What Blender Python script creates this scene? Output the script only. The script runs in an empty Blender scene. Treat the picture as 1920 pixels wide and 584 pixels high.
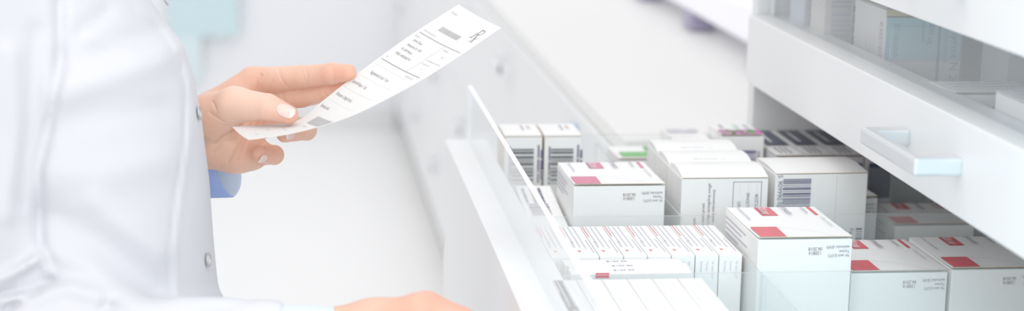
import bpy, bmesh, math, random
import numpy as np
from math import sin, cos, pi, radians
random.seed(7)
C = bpy.context.scene.collection
# ------------------------------------------------------------------ camera maths
FPX = 3300.0; CX = 960.0; CY = 292.0; CZ = 1.35
YAW, PITCH, ROLL = 0.12785744, 0.20431448, 0.01926912
fw = np.array([sin(YAW)*cos(PITCH), cos(YAW)*cos(PITCH), -sin(PITCH)])
_r = np.array([cos(YAW), -sin(YAW), 0.0]); _u = np.cross(_r, fw)
rt = _r*cos(ROLL)+_u*sin(ROLL); up = -_r*sin(ROLL)+_u*cos(ROLL)
CAM = np.array([0, 0, CZ])
def ray(px, py): return fw + rt*(px-CX)/FPX - up*(py-CY)/FPX
def PY(px, py, Y):
    d = ray(px, py); return CAM + d*Y/d[1]
def PZ(px, py, Z):
    d = ray(px, py); return CAM + d*(Z-CZ)/d[2]
def project(P):
    d = P-CAM; w = d@fw
    return CX+FPX*(d@rt)/w, CY-FPX*(d@up)/w

# ------------------------------------------------------------------ materials
MATS = {}
def mat(name, col, rough=0.5, spec=0.5, noise=0.0, nscale=20, bump=0.0, bscale=200, sss=0.0, emit=0.0, metal=0.0, attr=None):
    if name in MATS: return MATS[name]
    m = bpy.data.materials.new(name); m.use_nodes = True
    nt = m.node_tree; b = nt.nodes['Principled BSDF']
    b.inputs['Base Color'].default_value = (*col, 1)
    b.inputs['Roughness'].default_value = rough
    b.inputs['Specular IOR Level'].default_value = spec
    b.inputs['Metallic'].default_value = metal
    tc = nt.nodes.new('ShaderNodeTexCoord')
    src = None
    if attr:
        a = nt.nodes.new('ShaderNodeAttribute'); a.attribute_name = attr; src = a.outputs['Color']
        nt.links.new(src, b.inputs['Base Color'])
    if noise > 0:
        n = nt.nodes.new('ShaderNodeTexNoise'); n.inputs['Scale'].default_value = nscale; n.inputs['Detail'].default_value = 3
        nt.links.new(tc.outputs['Object'], n.inputs['Vector'])
        mx = nt.nodes.new('ShaderNodeMix'); mx.data_type = 'RGBA'; mx.blend_type = 'MULTIPLY'
        mx.inputs[0].default_value = 1.0
        rmp = nt.nodes.new('ShaderNodeMapRange'); rmp.inputs['To Min'].default_value = 1-noise; rmp.inputs['To Max'].default_value = 1.0
        nt.links.new(n.outputs['Fac'], rmp.inputs['Value'])
        if src is not None: nt.links.new(src, mx.inputs[6])
        else: mx.inputs[6].default_value = (*col, 1)
        nt.links.new(rmp.outputs['Result'], mx.inputs[7])
        nt.links.new(mx.outputs[2], b.inputs['Base Color'])
    if bump > 0:
        n2 = nt.nodes.new('ShaderNodeTexNoise'); n2.inputs['Scale'].default_value = bscale; n2.inputs['Detail'].default_value = 4
        nt.links.new(tc.outputs['Object'], n2.inputs['Vector'])
        bp = nt.nodes.new('ShaderNodeBump'); bp.inputs['Strength'].default_value = bump; bp.inputs['Distance'].default_value = 0.001
        nt.links.new(n2.outputs['Fac'], bp.inputs['Height']); nt.links.new(bp.outputs['Normal'], b.inputs['Normal'])
    if sss > 0:
        b.inputs['Subsurface Weight'].default_value = sss
        b.inputs['Subsurface Radius'].default_value = (0.012, 0.005, 0.003)
        b.inputs['Subsurface Scale'].default_value = 1.0
    if emit > 0:
        b.inputs['Emission Color'].default_value = (*col, 1); b.inputs['Emission Strength'].default_value = emit
    MATS[name] = m; return m
def glass_mat(name, tint, haze, hazecol=(0.95, 0.97, 0.98), gl=1.0):
    m = bpy.data.materials.new(name); m.use_nodes = True; nt = m.node_tree; nt.nodes.clear()
    out = nt.nodes.new('ShaderNodeOutputMaterial')
    tr = nt.nodes.new('ShaderNodeBsdfTransparent'); tr.inputs[0].default_value = (*tint, 1)
    df = nt.nodes.new('ShaderNodeBsdfDiffuse'); df.inputs[0].default_value = (*hazecol, 1)
    gs = nt.nodes.new('ShaderNodeBsdfGlossy'); gs.inputs['Roughness'].default_value = 0.03; gs.inputs[0].default_value = (gl, gl, gl, 1)
    m1 = nt.nodes.new('ShaderNodeMixShader'); m1.inputs[0].default_value = haze
    nt.links.new(tr.outputs[0], m1.inputs[1]); nt.links.new(df.outputs[0], m1.inputs[2])
    fr = nt.nodes.new('ShaderNodeFresnel'); fr.inputs[0].default_value = 1.3
    ge = nt.nodes.new('ShaderNodeNewGeometry'); mu = nt.nodes.new('ShaderNodeMath'); mu.operation = 'SUBTRACT'; mu.use_clamp = True
    nt.links.new(fr.outputs[0], mu.inputs[0]); nt.links.new(ge.outputs['Backfacing'], mu.inputs[1])
    m2 = nt.nodes.new('ShaderNodeMixShader'); nt.links.new(mu.outputs[0], m2.inputs[0])
    nt.links.new(m1.outputs[0], m2.inputs[1]); nt.links.new(gs.outputs[0], m2.inputs[2])
    nt.links.new(m2.outputs[0], out.inputs[0]); return m
M_white = mat('cabinet_white', (0.81, 0.82, 0.83), 0.35, 0.4, noise=0.02, nscale=6)
M_tray = mat('tray_grey', (0.78, 0.785, 0.79), 0.5)
M_carc = mat('carcass_grey', (0.76, 0.765, 0.77), 0.5)
M_card = mat('carton_white', (0.87, 0.865, 0.855), 0.45, 0.35, noise=0.03, nscale=30, bump=0.05)
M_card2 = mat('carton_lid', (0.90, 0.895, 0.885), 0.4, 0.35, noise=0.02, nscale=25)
M_tan = mat('carton_tan', (0.62, 0.45, 0.28), 0.8, noise=0.2)
M_red = mat('print_red', (0.80, 0.11, 0.14), 0.4, noise=0.35, nscale=60)
M_pink = mat('print_pink', (0.80, 0.15, 0.30), 0.35, noise=0.5, nscale=45)
M_ink = mat('ink_violet', (0.10, 0.09, 0.17), 0.6)
M_inkg = mat('ink_grey', (0.45, 0.45, 0.54), 0.6)
M_inkb = mat('ink_brown', (0.13, 0.08, 0.09), 0.6)
M_white_ink = mat('ink_white', (0.9, 0.85, 0.85), 0.6)
M_green = mat('print_green', (0.13, 0.55, 0.13), 0.4, noise=0.4, nscale=90)
M_magenta = mat('print_magenta', (0.75, 0.12, 0.55), 0.4)
M_navy = mat('print_navy', (0.045, 0.06, 0.11), 0.35, noise=0.3)
M_teal = mat('print_teal', (0.36, 0.72, 0.84), 0.45, noise=0.1, nscale=30)
M_ochre = mat('print_ochre', (0.62, 0.52, 0.25), 0.6)
M_metal = mat('handle_metal', (0.62, 0.64, 0.66), 0.35, 0.5, metal=0.35)
M_glass = glass_mat('clear_acrylic', (0.97, 0.98, 0.98), 0.07)
M_glassf = glass_mat('clear_glass_front', (0.95, 0.965, 0.97), 0.11)
M_glassu = glass_mat('milky_upper_glass', (0.97, 0.98, 0.985), 0.10, (0.93, 0.96, 0.98), 0.6)
M_edge = mat('polished_glass_edge', (0.93, 0.96, 0.97), 0.15, 0.6, emit=0.08)  # faint glow put into the edge so it reads bright
M_edge2 = glass_mat('acrylic_edge', (0.85, 0.87, 0.87), 0.45, (0.70, 0.72, 0.72), 0.6)
M_coat = mat('coat_cotton', (0.665, 0.675, 0.725), 0.85, 0.15, noise=0.025, nscale=9, bump=0.12, bscale=900)
M_blue = mat('shirt_blue', (0.30, 0.42, 0.80), 0.8, 0.2, noise=0.12, nscale=300, bump=0.2, bscale=900)
M_blue2 = mat('shirt_blue_inner', (0.60, 0.72, 0.93), 0.8, 0.2, noise=0.05, nscale=200)
M_skin = mat('skin', (0.8, 0.55, 0.45), 0.42, 0.35, noise=0.10, nscale=55, bump=0.25, bscale=420, sss=0.25, attr='tone')
M_nail = mat('nail_pink', (0.83, 0.58, 0.50), 0.22, 0.5, sss=0.1)
M_nailtip = mat('nail_tip', (0.84, 0.68, 0.60), 0.25, 0.5)
M_paper = mat('prescription_paper', (0.74, 0.74, 0.73), 0.6, 0.2)
M_pline = mat('paper_print', (0.22, 0.19, 0.21), 0.7)
M_pfaint = mat('paper_faint_print', (0.45, 0.45, 0.46), 0.7)
M_snap = mat('snap_metal', (0.50, 0.49, 0.48), 0.3, 0.5, metal=0.6)
M_pearl = mat('snap_pearl', (0.82, 0.82, 0.84), 0.25, 0.5)

# ------------------------------------------------------------------ object helpers
def link(o, parent=None):
    C.objects.link(o)
    if parent is not None: o.parent = parent
    return o
def meshobj(name, verts, faces, mats, parent=None, midx=None, smooth=False, loc=None):
    me = bpy.data.meshes.new(name)
    me.from_pydata([tuple(map(float, v)) for v in verts], [], [tuple(f) for f in faces])
    if not isinstance(mats, (list, tuple)): mats = [mats]
    for m in mats: me.materials.append(m)
    if midx is not None:
        me.polygons.foreach_set('material_index', np.array(midx, dtype=np.int32))
    if smooth: me.polygons.foreach_set('use_smooth', np.ones(len(me.polygons), dtype=bool))
    me.update()
    o = bpy.data.objects.new(name, me)
    if loc is not None: o.location = loc
    return link(o, parent)
def tag(o, label=None, cat=None, group=None, kind=None):
    if label: o['label'] = label
    if cat: o['category'] = cat
    if group: o['group'] = group
    if kind: o['kind'] = kind
    return o
def empty(name, loc=(0, 0, 0), rz=0, label=None, cat=None, group=None):
    o = bpy.data.objects.new(name, None); o.empty_display_size = 0.02
    link(o); o.location = loc; o.rotation_euler = (0, 0, rz)
    return tag(o, label, cat, group)
class MB:
    def __init__(s): s.v = []; s.f = []; s.m = []
    def quad(s, a, b, c, d, m=0):
        n = len(s.v); s.v += [a, b, c, d]; s.f.append((n, n+1, n+2, n+3)); s.m.append(m)
    def box(s, x0, x1, y0, y1, z0, z1, m=0, mtop=None, mfront=None):
        n = len(s.v)
        s.v += [(x0,y0,z0),(x1,y0,z0),(x1,y1,z0),(x0,y1,z0),(x0,y0,z1),(x1,y0,z1),(x1,y1,z1),(x0,y1,z1)]
        for i, f in enumerate([(3,2,1,0),(4,5,6,7),(0,1,5,4),(1,2,6,5),(2,3,7,6),(3,0,4,7)]):
            s.f.append(tuple(n+k for k in f)); mm = m
            if i == 1 and mtop is not None: mm = mtop
            if i in (2, 4) and mfront is not None: mm = mfront
            s.m.append(mm)
    def tube(s, pts, r, seg=12, m=0, closed=False):
        pts = [np.array(p, float) for p in pts]; rings = []
        for i, p in enumerate(pts):
            a = pts[max(i-1, 0)]; b = pts[min(i+1, len(pts)-1)]
            if closed: a = pts[i-1]; b = pts[(i+1) % len(pts)]
            t = b-a; t /= np.linalg.norm(t)
            ref = np.array([0, 0, 1.0]) if abs(t[2]) < 0.9 else np.array([1.0, 0, 0])
            if closed: ref = s.ref
            u = np.cross(t, ref); u /= np.linalg.norm(u); w = np.cross(u, t)
            n = len(s.v); rr = r[i] if hasattr(r, '__len__') else r
            s.v += [tuple(p+u*rr*cos(2*pi*k/seg)+w*rr*sin(2*pi*k/seg)) for k in range(seg)]
            rings.append(n)
        pairs = list(zip(rings[:-1], rings[1:])) + ([(rings[-1], rings[0])] if closed else [])
        for a, b in pairs:
            for k in range(seg):
                s.f.append((a+k, a+(k+1) % seg, b+(k+1) % seg, b+k)); s.m.append(m)
        if not closed:
            s.f.append(tuple(rings[0]+k for k in reversed(range(seg)))); s.m.append(m)
            s.f.append(tuple(rings[-1]+k for k in range(seg))); s.m.append(m)
    def build(s, name, mats, parent=None, bevel=0, smooth=False, loc=None):
        o = meshobj(name, s.v, s.f, mats, parent, s.m, smooth, loc)
        if bevel > 0:
            md = o.modifiers.new('bevel', 'BEVEL'); md.width = bevel; md.segments = 2; md.limit_method = 'ANGLE'
            md.angle_limit = radians(50)
        return o

# text geometry cache: returns verts (n,3) in em units and faces
_tc = {}
def text_geo(s):
    if s in _tc: return _tc[s]
    cu = bpy.data.curves.new('t', 'FONT'); cu.body = s; cu.size = 1.0; cu.resolution_u = 3
    o = bpy.data.objects.new('t', cu); C.objects.link(o)
    bpy.context.view_layer.update()
    dg = bpy.context.evaluated_depsgraph_get()
    me = bpy.data.meshes.new_from_object(o.evaluated_get(dg))
    v = np.array([tuple(x.co) for x in me.vertices]).reshape(-1, 3)
    f = [tuple(p.vertices) for p in me.polygons]
    bpy.data.objects.remove(o); bpy.data.meshes.remove(me); bpy.data.curves.remove(cu)
    _tc[s] = (v, f); return v, f
def add_text(mb, s, org, u, v, size, m=0, sx=1.0, align='L', surf=None):
    tv, tf = text_geo(s)
    if not len(tv): return
    w = tv[:, 0].max()
    off = {'L': 0, 'C': -w/2, 'R': -w}[align]
    n = len(mb.v)
    if surf is None:
        org = np.array(org, float); u = np.array(u, float); v = np.array(v, float)
        mb.v += [tuple(org+u*(p[0]+off)*size*sx+v*p[1]*size) for p in tv]
    else:
        mb.v += [tuple(surf(org[0]+(p[0]+off)*size*sx, org[1]+p[1]*size)) for p in tv]
    for f in tf: mb.f.append(tuple(n+k for k in f)); mb.m.append(m)
def rect(mb, org, u, v, w, h, m=0):
    o = np.array(org, float); u = np.array(u, float); v = np.array(v, float)
    mb.quad(tuple(o), tuple(o+u*w), tuple(o+u*w+v*h), tuple(o+v*h), m)
def words(mb, org, u, v, length, h, m=0, seed=0):
    rnd = random.Random(seed); t = 0
    o = np.array(org, float); u_ = np.array(u, float)
    while t < length:
        w = min(rnd.uniform(1.5, 6)*h, length-t)
        if w > 0.3*h: rect(mb, o+u_*t, u, v, w, h*0.7, m)
        t += w+h*0.5
def bars(mb, org, u, v, w, h, n=28, m=0, seed=1):
    """bars stacked along v, each spanning w along u"""
    rnd = random.Random(seed); t = 0; o = np.array(org, float); v_ = np.array(v, float)
    mod = h/(n*3.2)
    while t < h-mod:
        bw = mod*rnd.choice([1, 1, 2, 3]); rect(mb, o+v_*t, u, v, w, min(bw, h-t), m)
        t += bw+mod*rnd.choice([1, 1, 2, 2])

# ------------------------------------------------------------------ setting
def setting(name, mb, m, bevel=0):
    o = mb.build(name, m, None, bevel); o['kind'] = 'structure'; return o
M_floor = mat('floor_vinyl', (0.93, 0.925, 0.915), 0.3, 0.4, noise=0.03, nscale=1.5)
M_wall = mat('wall_paint', (0.91, 0.92, 0.955), 0.8, noise=0.02, nscale=1)
b = MB(); b.box(-4, 3, -0.5, 7.2, -0.05, 0); setting('floor', b, M_floor)
b = MB(); b.box(-4, 3, 7.0, 7.15, 0, 3.0); setting('wall_back', b, M_wall)
b = MB(); b.box(1.75, 1.9, 2.2, 7.0, 0, 3.0); setting('wall_right', b, M_wall)
b = MB(); b.box(-4, 0.42, 6.975, 7.0, 0, 0.09); setting('baseboard_back', b, M_white)

# teal checkered wall panel
tp = empty('wall_panel', (0, 6.97, 0), 0, 'blurred pale teal checkered panel hanging on the white back wall', 'wall panel')
def checker(name, c1, c2, scale):
    m = bpy.data.materials.new(name); m.use_nodes = True; nt = m.node_tree; b_ = nt.nodes['Principled BSDF']
    tc = nt.nodes.new('ShaderNodeTexCoord'); ck = nt.nodes.new('ShaderNodeTexChecker')
    ck.inputs['Color1'].default_value = (*c1, 1); ck.inputs['Color2'].default_value = (*c2, 1); ck.inputs['Scale'].default_value = scale
    nt.links.new(tc.outputs['Object'], ck.inputs['Vector']); nt.links.new(ck.outputs['Color'], b_.inputs['Base Color'])
    b_.inputs['Roughness'].default_value = 0.6; return m
M_check = checker('teal_mosaic', (0.50, 0.73, 0.79), (0.68, 0.84, 0.88), 34)
Pa = PY(312, -160, 6.95); Pb = PY(447, 68, 6.95)
b = MB(); b.box(Pa[0], Pb[0], -0.02, 0.0, Pb[2], Pa[2]); b.build('tiled_face', M_check, tp)
Pc = PY(378, 150, 6.95)
b = MB(); b.box(Pa[0], Pc[0], -0.018, 0.0, Pc[2], Pb[2]); b.build('lower_strip', mat('teal_pale', (0.70, 0.84, 0.89), 0.6), tp)

# ------------------------------------------------------------------ far counter
cn = empty('counter', (0.43, 2.2, 0), 0, 'long white counter with closed drawers running to the back wall', 'counter')
b = MB(); b.box(0, 1.3, 0.0, 4.78, 0.885, 0.91); b.build('worktop', mat('worktop_cream', (0.86, 0.855, 0.83), 0.35, noise=0.02), cn, 0.002)
b = MB(); b.box(0.012, 1.28, 0.0, 4.78, 0.095, 0.885); b.build('carcass', mat('counter_face_grey', (0.84, 0.85, 0.86), 0.45), cn)
b = MB(); b.box(0.02, 1.28, 0.0, 4.78, 0.0, 0.095); b.build('plinth', mat('plinth_kick_shade', (0.42, 0.42, 0.41), 0.6), cn)  # kick shadow at the floor line put into the dark plinth colour
for k in range(6):
    y0 = 0.02+k*0.78
    for (z0, z1) in ((0.1, 0.35), (0.354, 0.61), (0.614, 0.883)):
        b = MB(); b.box(-0.006, 0.012, y0, y0+0.776, z0, z1)
        d = b.build('drawer_front', mat('counter_face_light', (0.83, 0.84, 0.85), 0.45), cn, 0.002)
        zc = z1-0.055
        h = MB(); h.box(-0.04, -0.03, y0+0.30, y0+0.44, zc-0.008, zc+0.008)
        h.box(-0.035, -0.004, y0+0.30, y0+0.312, zc-0.008, zc+0.008); h.box(-0.035, -0.004, y0+0.428, y0+0.44, zc-0.008, zc+0.008)
        h.build('handle', mat('handle_pale', (0.80, 0.81, 0.83), 0.4), d)
b = MB(); b.box(0, 0.004, -0.018, 0.018, -0.022, 0.022)
o = b.build('shelf_label', mat('label_blue', (0.40, 0.60, 0.82), 0.4), None, 0.001, loc=(0.418, 2.55, 0.842))
tag(o, 'small blurred blue label on the face of the far counter', 'label')
# raised white shelf on the counter
sh = empty('counter_shelf', (0.80, 3.4, 0.91), 0, 'blurred long white raised shelf with dark feet on the far counter', 'shelf')
b = MB(); b.box(-0.05, 0.16, -0.75, 1.2, 0.035, 0.105); b.build('shelf_board', mat('shelf_lilac_white', (0.88, 0.88, 0.95), 0.4, emit=0.15), sh, 0.012)  # slight glow put into the board, which is no lamp
for yy in (-0.62, -0.13, 0.36, 0.9):
    b = MB(); b.box(-0.05, 0.0, yy-0.035, yy+0.035, 0.0, 0.036); b.build('foot', mat('foot_plum', (0.32, 0.29, 0.42), 0.4), sh, 0.006)
b = MB(); b.box(0, 0.16, -0.6, 1.1, 0, 0.22)
o = b.build('storage_crate', mat('crate_slate', (0.26, 0.36, 0.42), 0.6, noise=0.3, nscale=12), None, 0.01, loc=(1.0, 3.4, 0.91))
tag(o, 'dark slate teal crate standing behind the raised white shelf', 'crate')

# ------------------------------------------------------------------ drawer cabinet
cab = empty('drawer_cabinet', (0.575, 2.1, 0), 0, 'tall white pharmacy cabinet with its glass-fronted drawers pulled open', 'cabinet')
def wpart(name, mb, m, parent, bevel=0):
    """geometry written in world coordinates; re-based to the cabinet root"""
    mb.v = [(v[0]-0.575, v[1]-2.1, v[2]) for v in mb.v]
    return mb.build(name, m, parent, bevel)
b = MB(); b.box(0.575, 1.2, 2.115, 2.14, 0.0, 1.75); wpart('side_panel', b, M_carc, cab)
b = MB(); b.box(0.575, 1.2, 1.095, 1.12, 0.0, 1.75); wpart('side_panel', b, M_carc, cab)
b = MB(); b.box(1.18, 1.2, 1.12, 2.115, 0.0, 1.75); wpart('back_panel', b, M_carc, cab)
b = MB(); b.box(0.575, 1.2, 1.095, 2.14, 1.75, 1.775); wpart('top_panel', b, M_white, cab)
def bar_handle(xf, yc, z, parent, L=0.14, off=0.034, t=0.007, hh=0.008):
    h = MB(); x0 = xf-off; a = yc-L/2; c = yc+L/2; k = 0.016
    poly = [(x0-t, a), (xf+0.001, a), (xf+0.001, a+k), (x0+t*0.6, a+k), (x0+t*0.6, c-k), (xf+0.001, c-k), (xf+0.001, c), (x0-t, c)]
    h.v = [(x, y, z-hh) for x, y in poly]+[(x, y, z+hh) for x, y in poly]
    n = len(poly); h.f = [tuple(reversed(range(n))), tuple(range(n, 2*n))]+[(i, (i+1) % n, n+(i+1) % n, n+i) for i in range(n)]; h.m = [0]*len(h.f)
    return wpart('handle', h, M_metal, parent, 0.003)
def glass_box(name, x0, x1, y0, y1, z0, z1, parent, m, axis, e=0.0012, em=M_edge2):
    b = MB(); b.box(x0, x1, y0, y1, z0, z1, 0, mtop=1, mfront=(1 if axis == 'x' else None))
    return wpart(name, b, [m, em], parent)
def drawer(xf, z0, zt, zg, xback, zfloor, label=None, y0=1.135, y1=2.11, th=0.05):
    b = MB(); b.box(xf, xf+th, y0, y1, z0, zt)
    d = wpart('drawer', b, M_white, cab, 0.0015)
    if label: d['label'] = label
    glass_box('glass_front', xf+0.027, xf+0.032, y0+0.002, y1-0.001, zt, zg, d, M_glassf if zt < 1.0 else M_glassu, 'x', em=M_edge)
    b = MB(); b.box(xf+th, xback, y0+0.01, y1-0.012, zfloor-0.012, zfloor); wpart('drawer_floor', b, M_tray, d)
    b = MB(); b.box(xback, xback+0.012, y0+0.01, y1-0.012, zfloor-0.012, zt); wpart('drawer_back', b, M_tray, d)
    return d
# lower, wide open drawer
D1 = drawer(0.188, 0.715, 0.930, 0.997, 0.80, 0.80, 'fully open lower drawer full of medicine boxes')
glass_box('glass_side', 0.24, 0.80, 2.094, 2.098, 0.80, 0.938, D1, M_glass, 'y')
glass_box('glass_side', 0.24, 0.80, 1.147, 1.151, 0.80, 0.938, D1, M_glass, 'y')
for yy in (1.927, 1.705, 1.488, 1.262):
    glass_box('divider', 0.24, 0.798, yy-0.0016, yy+0.0016, 0.801, 0.930, D1, M_glass, 'y')
for xx, ya, yb in ((0.4205, 1.266, 1.486), (0.4205, 1.49, 1.703), (0.373, 1.93, 2.092), (0.395, 1.708, 1.925)):
    glass_box('divider', xx-0.0012, xx+0.0012, ya, yb, 0.801, 0.928, D1, M_glass, 'x')
bar_handle(0.188, 1.41, 0.872, D1, L=0.16, off=0.034)
# upper drawers, nearly closed
D2 = drawer(0.5625, 1.002, 1.085, 1.150, 1.15, 1.012, 'nearly closed upper drawer with a grey bar handle')
bar_handle(0.5625, 1.465, 1.046, D2, L=0.145, off=0.036)
glass_box('divider', 0.601, 1.1, 1.698, 1.701, 1.013, 1.125, D2, M_glass, 'y')
glass_box('divider', 0.602, 1.1, 1.35, 1.353, 1.013, 1.125, D2, M_glass, 'y')
D3 = drawer(0.556, 1.158, 1.241, 1.306, 1.15, 1.168)
bar_handle(0.556, 1.465, 1.20, D3)
D4 = drawer(0.5625, 1.314, 1.40, 1.46, 1.15, 1.324); bar_handle(0.5625, 1.465, 1.36, D4)
D5 = drawer(0.5625, 1.47, 1.70, 1.745, 1.15, 1.48); bar_handle(0.5625, 1.465, 1.6, D5)
D0 = drawer(0.5625, 0.42, 0.64, 0.703, 1.15, 0.50); bar_handle(0.5625, 1.465, 0.58, D0)
D00 = drawer(0.5625, 0.10, 0.33, 0.40, 1.15, 0.18); bar_handle(0.5625, 1.465, 0.27, D00)

# ------------------------------------------------------------------ medicine boxes
EPS = 0.00025
X_ = np.array([1., 0, 0]); Y_ = np.array([0, 1., 0]); Z_ = np.array([0, 0, 1.])
def carton(name, label, x0, x1, y0, y1, z0, z1, rz=0, group=None, cat='box', mat_=None, lid=True, bulge=0, tansides=False):
    """carton body with its origin at the base centre; the lid panel is a part of it"""
    w = x1-x0; d = y1-y0; h = z1-z0
    b = MB(); m = mat_ or M_card
    zt = h-(0.0008 if lid else 0)
    b.box(-w/2, w/2, -d/2, d/2, 0, zt)
    if tansides: b.m[-1] = 1; b.m[-3] = 1
    o = b.build(name, [m, M_tan], None, 0.0007)
    o.location = ((x0+x1)/2, (y0+y1)/2, z0); o.rotation_euler = (0, 0, rz)
    tag(o, label, cat, group)
    if lid:
        n = 10; vs = []; fs = []
        for i in range(n+1):
            t = i/n; y = -d/2-0.0004+(d+0.0004)*t
            zz = h+0.0006+bulge*sin(pi*min(1, t*1.0))*0.6+bulge*t*0.7
            if not bulge: zz = h+0.0006+0.0014*(1-t)**3
            vs += [(-w/2+0.0003, y, zz), (w/2-0.0003, y, zz), (w/2-0.0003, y, zz-0.0006), (-w/2+0.0003, y, zz-0.0006)]
            if i:
                a = (i-1)*4; c = i*4
                fs += [(a, a+1, c+1, c), (a+1, a+2, c+2, c+1), (a+2, a+3, c+3, c+2), (a+3, a, c, c+3)]
        fs += [(3, 2, 1, 0), (n*4, n*4+1, n*4+2, n*4+3)]
        mi = [0]*len(fs); mi[-2] = 1
        meshobj('lid_flap', vs, fs, [M_card2, M_tan], o, mi)
        if bulge:   # end panels following the lid curve
            for s in (-1, 1):
                vs2 = []; fs2 = []
                for i in range(n+1):
                    zz = vs[i*4][2]-0.0006; vs2 += [(s*(w/2-0.0006), vs[i*4][1], h-0.001), (s*(w/2-0.0006), vs[i*4][1], zz)]
                    if i: a = (i-1)*2; fs2.append((a, a+2, a+3, a+1))
                meshobj('end_flap', vs2, fs2, M_card, o)
            vs2 = [(-w/2, d/2-0.0003, h-0.001), (w/2, d/2-0.0003, h-0.001), (w/2, d/2-0.0003, h+bulge*0.7), (-w/2, d/2-0.0003, h+bulge*0.7)]
            meshobj('back_flap', vs2, [(0, 1, 2, 3)], M_card, o)
    return o, w, d, h

def red_box(label, x0, x1, y0, y1, z0, z1, pink=False, lot=True, rz=0, group=None, sticker=False):
    o, w, d, h = carton('medicine_box', label, x0, x1, y0, y1, z0, z1, rz, group)
    T = h+0.0023; F = -d/2-0.0004-EPS
    m = M_pink if pink else M_red
    b = MB(); rect(b, (-w/2+0.002, -d/2+0.001, T), X_, Y_, w*0.28, d*0.30)
    b.build('red_panel', m, o)
    b = MB(); rect(b, (-w/2-EPS*2, -d/2+0.001, h-0.012), Y_, Z_, d*0.30, 0.012)
    b.build('red_side_panel', m, o) if pink is None else None
    b = MB(); rect(b, (w/2-0.006, d/2-0.002, T-0.0012), -Y_, -X_, d*0.27, 0.0035, 0)
    b.build('red_stripe', m, o); b = MB()
    rect(b, (-w*0.02, d/2-0.003, T-0.0012), -Y_, -X_, d*0.27, 0.016, 0)
    add_text(b, '20 mg', (-w*0.02-0.0122, d/2-0.005, T-0.0009), -Y_, X_, 0.0100, 1, 1.05)
    b.build('red_label', [m, M_white_ink], o)
    b = MB(); tz = T+0.0002
    add_text(b, 'Symvastin', (w*0.08, d/2-0.004, tz), -Y_, X_, 0.0105, 0, 0.8)
    add_text(b, 'Simvastatinum', (w*0.30, d/2-0.004, tz), -Y_, X_, 0.005, 0)
    add_text(b, 'tabletki powlekane', (w*0.40, d*0.12, tz), -Y_, X_, 0.005, 1)
    words(b, (-w*0.18, d/2-0.004, tz), -Y_, X_, d*0.24, 0.0022, 1, 3)
    words(b, (-w*0.40, d/2-0.004, tz), -Y_, X_, d*0.42, 0.0022, 1, 4)
    for k in range(5):     # arc strokes
        pass
    arc = [(-w*0.2+w*0.5*t, -d*0.22-d*0.28*t*t, tz) for t in np.linspace(0, 1, 12)]
    for p, q in zip(arc[:-1], arc[1:]): b.quad(p, q, (q[0], q[1]+0.0006, q[2]), (p[0], p[1]+0.0006, p[2]), 1)
    # front face, printed upside down
    if lot:
        zt = h-0.0105
        for i, s in enumerate(('ważności (EXP)', 'Termin', 'Nr serii (LOT)')):
            add_text(b, s, (w/2-0.0025, F, zt+0.0036-0.0041*i), -X_, -Z_, 0.0039, 0, 0.87)
        add_text(b, '06.2018', (w*0.12+0.0055, F, zt+0.0022), -X_, -Z_, 0.0046, 2, 0.9)
        add_text(b, '120814', (w*0.12+0.0050, F, zt-0.0018), -X_, -Z_, 0.0046, 2, 0.9)
    L = -w/2-EPS*2
    for k, ln in enumerate((0.62, 0.5, 0.66, 0.4)):
        words(b, (L, d/2-0.003, h-0.007-0.0050*k), -Y_, -Z_, d*ln, 0.0020, 1, 10+k)
    b.build('printed_text', [M_ink, M_inkg, M_inkb], o)
    return o
ZF = 0.80
red_box('tall red-panelled white box stamped 120814 beside the glass front', 0.289, 0.385, 1.745, 1.858, ZF, 0.953, pink=True)
red_box('tallest red-panelled white box in the nearest middle row, right of thin cartons', 0.4235, 0.5125, 1.518, 1.640, ZF, 0.953)
red_box('low red-panelled white box just right of the tallest one', 0.5245, 0.6195, 1.552, 1.672, ZF, 0.910)
red_box('red-panelled white box at far right, dimmed by pale cyan light', 0.6235, 0.7185, 1.552, 1.672, ZF, 0.912)
red_box('low red-panelled white box in shade behind the barcode carton', 0.548, 0.643, 1.828, 1.921, ZF, 0.918)
red_box('shaded white box with red panel deepest at right under the cabinet', 0.655, 0.745, 1.80, 1.90, ZF, 0.893, lot=False)

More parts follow.
